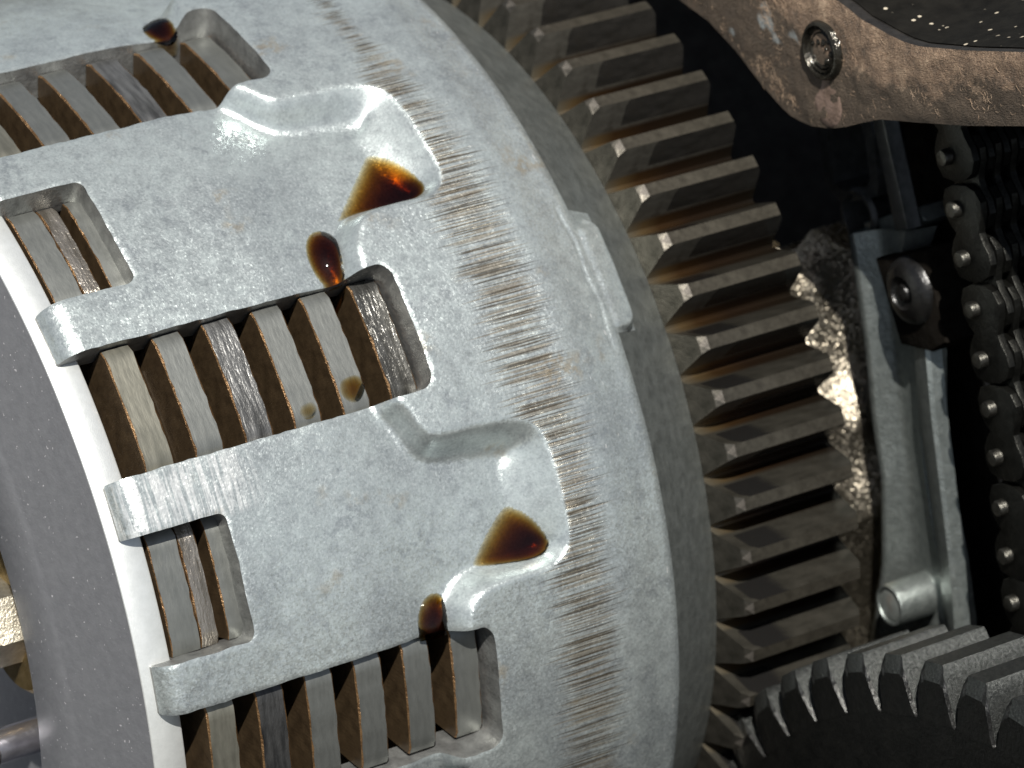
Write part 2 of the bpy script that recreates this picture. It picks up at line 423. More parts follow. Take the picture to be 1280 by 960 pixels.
# small raised casting mark, an open ring, on the drum
mk = MB(); NR = 28
for q in range(NR + 1):
    a = .5 + (2 * math.pi - 1.1) * q / NR
    for k in range(6):
        b = 2 * math.pi * k / 6; rr = .0085 + .0011 * math.cos(b); hh = .9810 + .0012 * math.sin(b)
        mk.add([cyl(3.003 + rr * math.cos(a), hh, -9.44 * D2R + rr * math.sin(a))], [])
for q in range(NR):
    for k in range(6): mk.f.append((q * 6 + k, q * 6 + (k + 1) % 6, (q + 1) * 6 + (k + 1) % 6, (q + 1) * 6 + k)); mk.m.append(0)
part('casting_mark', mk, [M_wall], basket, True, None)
# ---- ring gear
M_gear = mat_metal('oily_gear_steel', (0.06, 0.056, 0.046), (0.115, 0.105, 0.088), 0.40, 0.85, 30, 0.25)
M_land = mat_metal('worn_tooth_land', (0.068, 0.061, 0.048), (0.115, 0.104, 0.082), 0.38, 0.75, 60, 0.2)
M_nick = mat_metal('bright_tooth_corner', (0.06, 0.054, 0.046), (0.13, 0.116, 0.10), 0.55, 0.6, 60, 0.3)
def mat_flank(name, flip):
    t = NT(name); sp = t.n('ShaderNodeSeparateXYZ'); t.t.links.new(t.n('ShaderNodeUVMap').outputs[0], sp.inputs[0])
    U, Vv = sp.outputs[0], sp.outputs[1]
    n = t.noise(60 * K, 4, 0.6, None, (0.4, 1, 1)); n2 = t.noise(18 * K, 3, 0.6)
    rnd_ = t.n('ShaderNodeObjectInfo').outputs['Random']
    Uj = t.math('ADD', t.math('ADD', U, t.math('MULTIPLY', t.math('SUBTRACT', rnd_, .5), .06)), t.math('MULTIPLY', t.math('SUBTRACT', n2, 0.5), 0.02))
    worn = t.math('MULTIPLY', t.smooth(Uj, 0.27, 0.285), t.smooth(Vv, 0.36, 0.40))
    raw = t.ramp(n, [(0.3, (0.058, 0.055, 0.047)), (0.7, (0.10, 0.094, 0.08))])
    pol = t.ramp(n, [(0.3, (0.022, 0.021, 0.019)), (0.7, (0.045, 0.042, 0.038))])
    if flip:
        end_patch = t.math('MULTIPLY', t.math('MULTIPLY', t.smooth(Uj, 0.05, 0.07), t.smooth(t.math('ADD', Uj, t.math('MULTIPLY', n, .08)), 0.32, 0.42, 1, 0)), t.smooth(Vv, 0.36, 0.42))  # darker, smoother patch near the left end of the flank
        col = t.mix(end_patch, t.ramp(n, [(0.3, (0.033, 0.031, 0.025)), (0.7, (0.064, 0.059, 0.048))]), (0.022, 0.021, 0.020))
        ro = t.math('SUBTRACT', 0.32, t.math('MULTIPLY', end_patch, 0.12))
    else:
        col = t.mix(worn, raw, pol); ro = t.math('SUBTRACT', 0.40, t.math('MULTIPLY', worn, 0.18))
    col = t.mix(t.smooth(t.noise(26 * K, 4, .7), .5, .75, 0, .6), col, (.03, .026, .02))
    # oil varnish lying in the root
    root = t.smooth(t.math('ADD', Vv, t.math('MULTIPLY', U, -0.10)), t.math('ADD', 0.30, t.math('MULTIPLY', rnd_, .12)), 0.18)
    oilc = t.ramp(U, [(0.0, (0.13, 0.115, 0.085)), (0.12, (0.11, 0.075, 0.036)), (0.25, (0.05, 0.027, 0.011)), (0.5, (0.024, 0.014, 0.008)), (1.0, (0.016, 0.012, 0.008))])
    col = t.mix(root, col, oilc); ro = t.mix(root, ro, (0.28, 0.28, 0.28))
    return t.p(Base_Color=col, Metallic=0.6, Roughness=ro, Normal=t.bump(n, 0.2, 0.0001))
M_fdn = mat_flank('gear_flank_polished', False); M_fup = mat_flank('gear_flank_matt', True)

gear_me = MB()
revolve(gear_me, [(3.60, 0.50), (3.6415, 0.60), (3.6415, 0.8835), (3.912, 0.8835), (3.912, 0.70), (3.88, 0.55)], 252)
ring = part('ring_gear', gear_me, [M_gear], basket)
NT_G = 63; PG = 2 * math.pi / NT_G
prof = [(-0.5, 0.8865), (-0.455, 0.8883), (-0.415, 0.8935), (-0.37, 0.9025), (-0.3, 0.918), (-0.235, 0.9325), (-0.17, 0.947), (-0.118, 0.957), (0.118, 0.957), (0.17, 0.947), (0.235, 0.9325), (0.3, 0.918), (0.37, 0.9025), (0.415, 0.8935), (0.455, 0.8883), (0.5, 0.8865)]
def make_tooth():
    mb = MB(); uv = []
    n = len(prof)
    def xl(r): return 3.6425 + 0.33 * (r - .8855) + (0.011 if r > .956 else 0)
    def xr(r): return 3.9115 - (0.006 if r > .956 else 0)
    NS = 6
    ring = []
    for k in range(NS + 1):
        u = k / NS
        row = []
        for a, r in prof:
            x = xl(r) + (xr(r) - xl(r)) * u; mb.add([cyl(x, r, a * PG)], []); row.append(mb.n - 1)
        ring.append(row)
    uvm = {}
    for k in range(NS):
        for i in range(n - 1):
            f = (ring[k][i], ring[k + 1][i], ring[k + 1][i + 1], ring[k][i + 1])
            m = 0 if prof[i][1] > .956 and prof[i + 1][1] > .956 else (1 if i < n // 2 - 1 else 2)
            mb.f.append(f); mb.m.append(m)
            uvm[len(mb.f) - 1] = [(k / NS, (prof[i][1] - .8855) / .0715), ((k + 1) / NS, (prof[i][1] - .8855) / .0715), ((k + 1) / NS, (prof[i + 1][1] - .8855) / .0715), (k / NS, (prof[i + 1][1] - .8855) / .0715)]
    # end faces (separate vertices keep the edges crisp), with a bright bevelled corner at the tip
    lf = [cyl(xl(r), r, a * PG) for a, r in prof]
    j = n // 2
    b = mb.add(lf + [cyl(3.6425, .872, -.5 * PG), cyl(3.6425, .872, .5 * PG), cyl(xl(.949), .949, 0)], [])
    ctr = b + n + 2
    for i in range(n - 1):
        if i == j - 1: mb.f.append((b + i, b + i + 1, ctr)); mb.m.append(4)
        elif i in (j - 2, j): mb.f.append((b + i, b + i + 1, ctr)); mb.m.append(4 if False else 3)
    for i in range(0, j - 2): mb.f.append((b + i, b + i + 1, b + n - 2 - i, b + n - 1 - i)); mb.m.append(3)
    mb.f.append((b + j - 2, ctr, b + j + 1)); mb.m.append(3)
    mb.f.append((b + n, b, b + n - 1, b + n + 1)); mb.m.append(3)
    rf = [cyl(xr(r), r, a * PG) for a, r in prof]; b = mb.add(rf, []); mb.f.append(tuple(b + i for i in range(n))[::-1]); mb.m.append(3)
    me = mb.mesh('tooth', [M_land, M_fdn, M_fup, M_gear, M_nick], True, 30, ring_loc)
    ul = me.uv_layers.new(name='UVMap')
    for p in me.polygons:
        q = uvm.get(p.index)
        if q:
            for li, c in zip(p.loop_indices, q): ul.data[li].uv = c
    return me
ring_loc = basket['_l']
tooth_me = make_tooth()
PH_T0 = 42.0 - 0.5
for k in range(NT_G):
    o = bpy.data.objects.new('tooth', tooth_me); link(o, ring)
    o.rotation_euler = (-(PH_T0 * D2R - k * PG), 0, 0)

# ================================================================ PLATES
def mat_tab(name, c1, c2, rough=0.44, metallic=0.8, b=0.12):
    t = NT(name); n = t.noise(18 * K, 4, 0.6, None, (3.2, 0.45, 0.45)); f = t.noise(90 * K, 3, 0.7, None, (2, 0.6, 0.6)); g = t.noise(14 * K, 3, 0.5)
    col = t.ramp(n, [(0.34, c1), (0.56, c2)]); col = t.mix(t.smooth(g, 0.55, 0.75, 0, 0.35), col, tuple(v * 0.6 for v in c1))
    return t.p(Base_Color=col, Metallic=metallic, Roughness=t.math('ADD', rough - .1, t.math('MULTIPLY', f, 0.22)), Normal=t.bump(t.math('ADD', n, t.math('MULTIPLY', f, .6)), b, 0.00025))
M_tab = mat_tab('grey_plate_tab', (0.215, 0.222, 0.208), (0.255, 0.262, 0.245))
M_tab_y = mat_tab('oil_tinted_plate_tab', (0.20, 0.195, 0.16), (0.29, 0.28, 0.23))
M_tab_d = mat_tab('charcoal_plate_tab', (0.07, 0.07, 0.068), (0.20, 0.20, 0.195), 0.38, 0.7, .6)
M_tab_k = mat_tab('black_plate_tab', (0.02, 0.021, 0.022), (0.07, 0.07, 0.07), 0.34, 0.5, 0.6)
M_tab_w = mat_tab('wet_plate_tab', (0.06, 0.058, 0.052), (0.13, 0.128, 0.12), 0.26, 0.75, .7)
def mat_side():
    t = NT('oil_stained_plate_side'); n = t.noise(40 * K, 4, 0.6); s = t.noise(120 * K, 2, 0.5, None, (1, 2, .4))
    col = t.ramp(n, [(0.3, (0.042, 0.027, 0.014)), (0.7, (0.09, 0.060, 0.032))])
    return t.p(Base_Color=col, Metallic=0.25, Roughness=0.42, Normal=t.bump(s, 0.3, 0.0001), Coat_Weight=0.35, Coat_Roughness=0.15)
M_side = mat_side()
M_edge = mat_metal('rust_brown_tab_edge', (0.10, 0.050, 0.020), (0.30, 0.18, 0.085), 0.30, 0.6, 70, 0.8)
M_ringm = mat_metal('friction_ring', (0.07, 0.05, 0.03), (0.14, 0.10, 0.06), 0.5, 0.2, 40, 0.4)

TX0, TDX, TTH = 2.606, 0.0905, 0.0515
def make_tab(half, rtop, rbot, th, seed, mats, bev=0.0028):
    """a plate tab: rounded box along the circumference; slots: 0 top, 1 sides, 2 edge bevel"""
    rnd = random.Random(seed); mb = MB()
    n = 14; rows = []
    for i in range(n + 1):
        a = (-half + 2 * half * i / n) * D2R
        e = 0.0
        ee = min(i, n - i)
        drop = 0.006 if ee == 0 else 0.0
        j1, j2 = rnd.uniform(-.0012, .0012), rnd.uniform(-.0012, .0012); jr = rnd.uniform(-.0008, .0008)
        rt = rtop - drop + jr
        pts = [(0, rbot), (0, rt - bev), (bev * .8 + j1, rt), (th - bev + j2, rt), (th, rt - bev * 1.2), (th, rbot)]
        rows.append([cyl(x, r, a) for x, r in pts])
    mm = [1, 2, 0, 2, 1]
    for k in range(5):
        b = mb.n
        for row in rows: mb.add([row[k], row[k + 1]], [])
        for i in range(n):
            mb.f.append((b + 2 * i, b + 2 * i + 2, b + 2 * i + 3, b + 2 * i + 1)); mb.m.append(mm[k])
    for row, rev in ((rows[0], False), (rows[-1], True)):
        b = mb.add(row, []); f = tuple(range(b, b + 6)); mb.f.append(f[::-1] if rev else f); mb.m.append(1)
    return mb.mesh('tab', mats, True, 40)
TAB_MATS = {'g': M_tab, 'y': M_tab_y, 'd': M_tab_d, 'k': M_tab_k, 'w': M_tab_w}
# tab shade per plate (rows) for the three slots in view, from the top slot down
SHADES = ['yyy', 'ggk', 'gdg', 'dgg', 'ggg', 'gwg']
PLATE_LABELS = ['leftmost slotted clutch plate, its tabs tinted yellowish with oil', 'second clutch plate from the left, with a black tab in the lowest slot',
                'third clutch plate from the left, with a charcoal streaked tab in the middle slot', 'fourth clutch plate from the left, with a dark tab in the top slot',
                'fifth clutch plate from the left, an oil drop on its grey middle tab', 'rightmost clutch plate, its middle tab dark and wet with oil']
WTABS = {0: True, 1: True}
for i in range(6):
    x = TX0 + TDX * i
    pl = thing('friction_plate', (x, 0, 0), PLATE_LABELS[i], 'clutch plate', 'clutch plates stacked inside the basket')
    rm = MB(); revolve(rm, [(x + .004, .70), (x + .004, .865), (x + TTH - .004, .865), (x + TTH - .004, .70), (x + .004, .70)], 120)
    part('friction_ring', rm, [M_ringm], pl)
    cache = {}
    for k, (c, hw) in enumerate(SLOTS):
        if 3 < k < 9 and True: continue
        sh = SHADES[i][k] if k < 3 else 'g'
        key = (sh, k)
        me = make_tab(hw - (0.06 if k != 2 else 0.24), 0.9785, 0.86, TTH, i * 31 + k, [TAB_MATS[sh], M_side, M_edge])
        o = part('tab', me, None, pl); o.rotation_euler = (-(c + (0.1 if k == 2 else -0.08)) * D2R, 0, 0)
        if sh in 'dkw': o['label'] = {'d': 'charcoal streaked tab', 'k': 'black tab', 'w': 'dark wet tab'}[sh]
    if i in WTABS:
        for k, (c, hw) in enumerate(WINS):
            if 3 < k < 9: continue
            me = make_tab(hw - 0.06, 0.954, 0.86, 0.052 if i == 0 else 0.042, i * 17 + k, [M_tab, M_side, M_edge], .002)
            me.transform(Matrix.Translation((-0.027 * S if i == 0 else -0.0155 * S, 0, 0)))
            o = part('window_tab', me, None, pl); o.rotation_euler = (-c * D2R, 0, 0)
M_strip = mat_tab('oily_steel_edge', (0.18, 0.16, 0.13), (0.36, 0.33, 0.29), 0.28, 0.8, 1.0)
st = thing('steel_plate', (2.655, 0, 0), 'thin oily steel separator plate edge showing between two grey tabs in the windows', 'clutch plate')
rm = MB(); revolve(rm, [(2.659, .70), (2.659, .88), (2.690, .88), (2.690, .70), (2.659, .70)], 120); part('separator_ring', rm, [M_ringm], st)
for k, (c, hw) in enumerate(WINS):
    if 3 < k < 9: continue
    me = make_tab(hw - .06, 0.951, 0.875, 0.031, 90 + k, [M_strip, M_side, M_edge], .002); o = part('window_tab', me, None, st); o.rotation_euler = (-c * D2R, 0, 0)
    me.transform(Matrix.Translation((-0.0215 * S, 0, 0)))
hb = thing('clutch_hub', (2.9, 0, 0), 'dark clutch hub drum inside the stack of plates', 'clutch hub')
rm = MB(); revolve(rm, [(2.61, .2), (2.61, .69), (3.60, .69), (3.60, .2)], 96); part('hub_drum', rm, [M_ringm], hb)
rm = MB(); revolve(rm, [(3.17, .70), (3.17, .90), (3.60, .90)], 120); part('hub_flange', rm, [mat_metal('dark_inner_steel', (.02, .018, .015), (.05, .045, .04), .5, .5)], hb)

# ================================================================ PRESSURE PLATE
def mat_plate():
    t = NT('machined_pressure_plate'); n = t.noise(60 * K, 4, 0.6); sx = t.noise(5 * K, 2, 0.5); f = t.noise(220 * K, 2, .6, None, (3, 1, 1))
    col = t.ramp(n, [(0.3, (0.80, 0.82, 0.80)), (0.7, (0.90, 0.92, 0.90))])
    return t.p(Base_Color=col, Metallic=0.65, Roughness=t.math('ADD', 0.30, t.math('MULTIPLY', f, .15)), Normal=t.bump(f, 0.15, 0.0001))
def mat_cone():
    t = NT('grey_cast_face'); n = t.noise(50 * K, 5, 0.65); w = t.noise(110 * K, 2, .5)
    col = t.ramp(n, [(0.3, (0.31, 0.315, 0.335)), (0.7, (0.37, 0.375, 0.395))])
    col = t.mix(t.smooth(w, .69, .74), col, (0.85, .83, .85))
    return t.p(Base_Color=col, Metallic=0.6, Roughness=0.5, Normal=t.bump(n, 0.3, 0.0002))
pp = thing('pressure_plate', (2.5, 0, 0), 'smooth grey pressure plate ring with a bright rim at the left edge', 'pressure plate')
M_pp, M_cone = mat_plate(), mat_cone()
rm = MB()
revolve(rm, [(2.517, .9495), (2.5175, .9515), (2.519, .9525), (2.569, .9545), (2.572, .9525), (2.576, .90), (2.576, .70)], 360)
part('rim', rm, [M_pp], pp, True, 50)
rm = MB()
revolve(rm, [(2.517, .9495), (2.4785, .757), (2.476, .745), (2.4725, .735), (2.467, .632), (2.470, .622), (2.478, .617), (2.60, .61), (2.60, .15)], 360)
part('outer_face', rm, [M_cone], pp, True, 40)
M_brass = mat_metal('brass', (0.40, 0.27, 0.10), (0.62, 0.46, 0.22), 0.35, 0.9, 40, 0.5)
M_bolt = mat_metal('zinc_plated_steel', (0.40, 0.36, 0.28), (0.62, 0.58, 0.48), 0.38, 0.9, 60, 0.5)
def ngon(cy, cz, r, n=6, rot=0): return [(cy + r * math.sin(rot + 2 * math.pi * k / n), cz + r * math.cos(rot + 2 * math.pi * k / n)) for k in range(n)]
bo = thing('spring_bolt', (2.5, -0.10, .47), 'hex headed spring bolt with a brass collar inside the plate at the lower left corner', 'bolt')
m1 = MB(); prism(m1, ngon(-.085, .50, .075, 6, .5), 2.44, 2.50, .012); part('bolt_head', m1, [M_bolt], bo, True, 30)
m1 = MB(); revolve(m1, [(2.50, .03), (2.50, .125), (2.512, .135), (2.60, .135)], 48, cy=-.085, cz=.50); part('spring_collar', m1, [M_brass], bo)
ro_ = thing('push_rod', (2.5, -.30, .40), 'slim polished steel rod in the lower left corner below the brass collar', 'rod')
m1 = MB(); revolve(m1, [(2.42, 0), (2.42, .022), (2.428, .03), (2.62, .03)], 32, cy=-.285, cz=.445); part('rod_shaft', m1, [mat_metal('polished_rod', (.5, .48, .52), (.7, .68, .72), .22, .95, 50, .1)], ro_)
m1 = MB(); revolve(m1, [(2.55, .03), (2.55, .05), (2.60, .055)], 32, cy=-.285, cz=.445); part('rod_seat', m1, [M_brass], ro_)

# ================================================================ OIL
def h_at(X, PH):
    return profile(X, PH, step_height(X, PH))
def oil(name, x0, x1, p0, p1, surf, label, n=46, eps=0.0006):
    xs = np.linspace(x0, x1, n); ps = np.linspace(p0, p1, n); X, PH = np.meshgrid(xs, ps, indexing='ij')
    B = h_at(X, PH); th = np.maximum(0, surf(X, PH) - B); th = th * sstep(th / 0.010) ** 0.4
    bot = B - 0.003; top = np.where(th > 0.0002, B + th, B - 0.0022); T = top
    mb = MB(); c = np.cos(PH * D2R); s = np.sin(PH * D2R)
    for R in (top, bot): mb.add(np.stack([X, R * s, R * c], -1).reshape(-1, 3), [])
    N = n * n
    vis = (th > 0.0002)
    cell = vis[:-1, :-1] | vis[1:, :-1] | vis[1:, 1:] | vis[:-1, 1:]
    cnt = {}
    for i in range(n - 1):
        for j in range(n - 1):
            if not cell[i, j]: continue
            a, b2, c2, d = i * n + j, (i + 1) * n + j, (i + 1) * n + j + 1, i * n + j + 1
            mb.f.append((a, b2, c2, d)); mb.m.append(0); mb.f.append((N + d, N + c2, N + b2, N + a)); mb.m.append(0)
            for e in ((a, b2), (b2, c2), (c2, d), (d, a)): cnt[e] = 1
    for (a, b2) in list(cnt):
        if (b2, a) not in cnt: mb.f.append((b2, a, N + a, N + b2)); mb.m.append(0)
    used = sorted({v for f in mb.f for v in f}); mp = {v: k for k, v in enumerate(used)}
    mb.v = [mb.v[v] for v in used]; mb.f = [tuple(mp[v] for v in f) for f in mb.f]
    loc = ((x0 + x1) / 2, *cyl(0, 0.99, (p0 + p1) / 2 * D2R)[1:])
    return solo(name, mb, [M_oil], loc, label, 'oil', 'amber oil left in the basket hollows')
def blob(cx, cp, rx, rp, base, hgt, tx=0, tp=0):
    def f(X, PH):
        q = ((X - cx) / rx) ** 2 + ((PH - cp) / rp) ** 2
        return base + hgt * (1 - q) + tx * (X - cx) + tp * (PH - cp)
    return f
def smin(a, b, k=0.03): return -k * np.log(np.exp(-a / k) + np.exp(-b / k))
def pool1(X, PH):
    g = (X - 3.075) - (PH - 23.0) * (.098 / 5.6)
    return .9790 + .22 * smin(g, .125 + 0 * g, .03)
def pool2(X, PH):
    g = smin((X - 3.085) - (PH + 13.8) * (.085 / 4.8), (-7.3 - PH) * .045, .025)
    return .9790 + .22 * smin(g, .125 + 0 * g, .03)
oil('oil_pool', 3.05, 3.30, -15.4, -6.6, pool2, 'dark amber oil pool in the corner of the lower pocket of the drum', 60)
oil('oil_pool', 3.05, 3.30, 20.6, 31.0, pool1, 'brown three cornered oil pool in the corner of the upper pocket', 60)
oil('oil_drop', 2.97, 3.11, 16.6, 24.0, blob(3.043, 19.3, .036, 3.1, .9895, .016), 'long red brown oil drop above the middle slot')
oil('oil_drop', 2.97, 3.10, -18.3, -12.6, blob(3.033, -17.0, .032, 2.5, .9885, .012), 'small amber oil drop above the lowest slot')
oil('oil_drop', 2.97, 3.12, 51.8, 59.0, blob(3.05, 54.3, .040, 2.6, .9890, .015), 'pale brown oil drop at the top edge of the photo')

def dome(name, x, ph, rx, rp, r, h, label):
    mb = MB(); n, m = 9, 28
    for i in range(n):
        q = i / (n - 1)
        for k in range(m):
            a = 2 * math.pi * k / m; w = 1 + .10 * math.sin(2 * a + 1) + .06 * math.sin(3 * a)
            mb.add([cyl(x + rx * q * w * math.cos(a), r + h * (1 - q * q) ** 1.3 - .0004, (ph + rp * q * w * math.sin(a)) * D2R)], [])
    for i in range(n - 1):
        for k in range(m): mb.f.append((i * m + k, i * m + (k + 1) % m, (i + 1) * m + (k + 1) % m, (i + 1) * m + k)); mb.m.append(0)
    b = mb.add([cyl(x + rx * (1 + .10 * math.sin(2 * a_ + 1) + .06 * math.sin(3 * a_)) * math.cos(a_), r - .002, (ph + rp * (1 + .10 * math.sin(2 * a_ + 1) + .06 * math.sin(3 * a_)) * math.sin(a_)) * D2R) for a_ in (2 * math.pi * k / m for k in range(m))], [])
    for k in range(m): mb.f.append(((n - 1) * m + k, (n - 1) * m + (k + 1) % m, b + (k + 1) % m, b + k)); mb.m.append(0)
    mb.f.append(tuple(b + k for k in range(m))[::-1]); mb.m.append(0)
    mb.f = [f[::-1] for f in mb.f]
    return solo(name, mb, [M_oil], (x, *cyl(0, r, ph * D2R)[1:]), label, 'oil', 'amber oil left in the basket hollows')
dome('oil_drop', TX0 + TDX * 4 + .028, 6.9, .0215, 1.45, .9788, .0062, 'glossy brown oil drop on the fifth tab of the middle slot')
dome('oil_drop', TX0 + TDX * 3 + .030, 6.0, .017, .85, .9788, .0028, 'small thin amber oil spot on the fourth tab of the middle slot')

# ================================================================ CRANKCASE, GASKET FLANGE
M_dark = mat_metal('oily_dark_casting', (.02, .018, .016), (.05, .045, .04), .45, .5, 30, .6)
def mat_gasket():
    t = NT('gasket_residue_on_flange'); a = t.noise(5 * K, 4, 0.65); b = t.noise(22 * K, 5, 0.7); f = t.noise(150 * K, 3, 0.7, None, (1, 2.4, 1)); g = t.noise(60 * K, 4, .75)
    fib = t.n('ShaderNodeTexWave', wave_type='BANDS', bands_direction='DIAGONAL'); fib.inputs['Scale'].default_value = 70 * K; fib.inputs['Distortion'].default_value = 22; fib.inputs['Detail'].default_value = 3; fib.inputs['Detail Scale'].default_value = 1.6
    t.t.links.new(t.tc.outputs['Object'], fib.inputs[0])
    col = t.ramp(b, [(0.32, (0.045, 0.03, 0.02)), (0.45, (0.15, 0.095, 0.06)), (0.56, (0.25, 0.165, 0.105)), (0.70, (0.46, 0.33, 0.225))])
    col = t.mix(t.math('MULTIPLY', fib.outputs['Fac'], 0.16), col, (0.68, 0.55, 0.42))
    sp = t.n('ShaderNodeSeparateXYZ'); t.t.links.new(t.n('ShaderNodeUVMap').outputs[0], sp.inputs[0])
    dark = t.math('ADD', a, t.math('ADD', t.math('MULTIPLY', t.math('SUBTRACT', g, .5), .45), t.math('MULTIPLY', sp.outputs[1], -.55)))
    dark = t.smooth(dark, 0.09, 0.24)
    col = t.mix(t.math('MULTIPLY', dark, 0.88), col, (0.06, 0.045, 0.031))
    bare = t.smooth(t.noise(7 * K, 3, .6, None, (1, 1, 1.3)), 0.655, 0.70)
    col = t.mix(bare, col, (0.24, 0.255, 0.25))
    h = t.math('ADD', t.math('MULTIPLY', f, 0.6), b)
    return t.p(Base_Color=col, Metallic=0.0, Roughness=0.78, Normal=t.bump(h, 1.0, 0.0006))
def mat_black(name='black_painted_case', c=(0.006, 0.0055, 0.0045), dust=(0.50, 0.44, 0.34), rough=0.55):
    t = NT(name); a = t.noise(30 * K, 4, .6); w = t.n('ShaderNodeTexVoronoi'); w.inputs['Scale'].default_value = 45 * K
    t.t.links.new(t.tc.outputs['Object'], w.inputs[0])
    keep = t.smooth(t.noise(45 * K, 2, .5), .46, .54)
    d = t.math('MULTIPLY', t.smooth(w.outputs['Distance'], 0.13, 0.20, 1, 0), keep)
    col = t.mix(d, t.ramp(a, [(.3, c), (.7, tuple(v * 2.2 for v in c))]), dust)
    return t.p(Base_Color=col, Roughness=rough, Specular_IOR_Level=.08, Normal=t.bump(a, .5, .0003))
M_gask, M_case = mat_gasket(), mat_black()
FL_LOW = [(1.04, .30), (.93, .48), (.83, .595), (0.736, 0.689), (0.621, 0.797), (0.567, 0.866), (0.501, 0.923), (0.432, 0.969), (0.404, 0.991), (0.378, 1.012), (0.361, 1.029), (0.347, 1.05), (0.33, 1.083), (0.318, 1.123), (0.311, 1.156), (0.307, 1.189), (0.304, 1.238), (0.299, 1.288), (0.272, 1.391), (0.24, 1.519), (0.21, 1.663), (0.177, 1.821), (.12, 2.1), (.05, 2.5)]  # both flange edges back-projected from image pixels onto the flange plane
FL_UP = [(.15, 2.5), (.228, 2.12), (0.282, 1.873), (0.32, 1.718), (0.354, 1.577), (0.389, 1.452), (0.405, 1.415), (0.421, 1.387), (0.445, 1.35), (0.466, 1.317), (0.492, 1.289), (0.512, 1.264), (0.574, 1.206), (0.671, 1.129), (.81, .99), (.98, .80), (1.14, .58), (1.26, .34)]
case = thing('crankcase', (3.92, .442, 1.188), 'crankcase edge with fuzzy brown gasket remains and black outer wall, upper right', 'crankcase')
m1 = MB(); prism(m1, FL_LOW + FL_UP, 3.92, 3.97, .004); part('flange', m1, [M_dark], case, True, 30)
def along(P, n):
    P = np.array(P, float); L = np.r_[0, np.cumsum(np.hypot(*np.diff(P, axis=0).T))]; q = np.linspace(0, 1, n)
    return np.stack([np.interp(q * L[-1], L, P[:, 0]), np.interp(q * L[-1], L, P[:, 1])], 1)
NA, NC = 260, 26
# match the two edges where they face each other
KL, KU = [0, 4, 8, 14, 17, 20, 23], [17, 13, 11, 8, 5, 2, 0]
la = np.concatenate([along(FL_LOW[a:b + 1], NA // 6 + 1)[:-1] for a, b in zip(KL[:-1], KL[1:])]); ua = np.concatenate([along(FL_UP[b:a + 1][::-1], NA // 6 + 1)[:-1] for a, b in zip(KU[:-1], KU[1:])])
m1 = MB(); guv = []
for i in range(len(la)):
    for j in range(NC + 1):
        q = j / NC; y, z = la[i] * (1 - q) + ua[i] * q
        hgt = (vnoise(np.array([y * 22.]), np.array([z * 22.]))[0] + .5) * .006 + vnoise(np.array([y * 70.]), np.array([z * 70. + 9]))[0] * .003
        e = min(1, min(q, 1 - q) * 9)
        m1.add([(3.9195 - max(0, hgt) * e, y, z)], []); guv.append((i / 40., q))
for i in range(len(la) - 1):
    for j in range(NC):
        a = i * (NC + 1) + j; m1.f.append((a, a + 1, a + NC + 2, a + NC + 1)); m1.m.append(0)
gme = m1.mesh('gasket_remains', [M_gask], True, None, case['_l'])
ul = gme.uv_layers.new(name='UVMap'); li = np.zeros(len(gme.loops), np.int32); gme.loops.foreach_get('vertex_index', li)
ul.data.foreach_set('uv', np.array(guv, np.float32)[li].ravel())
part('gasket_remains', gme, None, case)
m1 = MB()
# black outer wall running back from the flange, swelling outwards a little
for ri, (x, off) in enumerate(((3.942, 0.002), (3.96, .006), (4.02, .012), (4.12, .03), (4.32, .06), (4.9, .10))):
    m1.add([(x, y + off, z + off * .5) for y, z in FL_UP], [])
n = len(FL_UP)
for r in range(5):
    for i in range(n - 1): m1.f.append((r * n + i, r * n + i + 1, (r + 1) * n + i + 1, (r + 1) * n + i)); m1.m.append(0)
part('outer_wall', m1, [M_case], case, True, 60)
m1 = MB(); rows = len(FL_LOW)
for x in (3.97, 3.98, 3.99): m1.add([(x, y + .004, z + .004) for y, z in FL_LOW], [])
for r in range(2):
    for i in range(rows - 1): m1.f.append((r * rows + i, (r + 1) * rows + i, (r + 1) * rows + i + 1, r * rows + i + 1)); m1.m.append(0)
M_dark = mat_metal('oily_dark_casting', (.02, .018, .016), (.05, .045, .04), .45, .5, 30, .6)
part('inner_wall', m1, [M_dark], case, True, 60)
# bolt hole: countersunk stud boss with a wet threaded hole
M_wet = mat_metal('wet_black_thread', (.015, .014, .012), (.05, .045, .035), .12, .6, 40, .6)
BX, BY, BZ = 3.92, .442, 1.188
m1 = MB(); revolve(m1, [(BX - .0015, .053), (BX - .010, .051), (BX - .014, .047), (BX - .014, .044), (BX - .007, .041), (BX - .011, .037), (BX - .004, .034), (BX - .008, .030), (BX - .0025, .027), (BX - .0022, 0)], 40, cy=BY, cz=BZ)
for q in range(9):
    a = q * 2.4; rr = .012 + .021 * ((q * 37) % 10) / 10; sz = .004 + .004 * ((q * 53) % 10) / 10
    cy_, cz_ = BY + rr * math.sin(a), BZ + rr * math.cos(a)
    revolve(m1, [(BX - .002, sz), (BX - .0055, sz * .8), (BX - .008, sz * .4), (BX - .0085, 0)], 10, cy=cy_, cz=cz_)
part('threaded_hole', m1, [M_wet], case, True, 50)
m1 = MB(); revolve(m1, [(BX - .0005, .044), (BX - .003, .041), (BX - .0038, .028), (BX - .0038, 0)], 36, cy=.358, cz=1.152); part('dowel_boss', m1, [mat_metal('stained_boss', (.10, .065, .045), (.21, .145, .115), .7, .05, 30, .8)], case, True, 40)

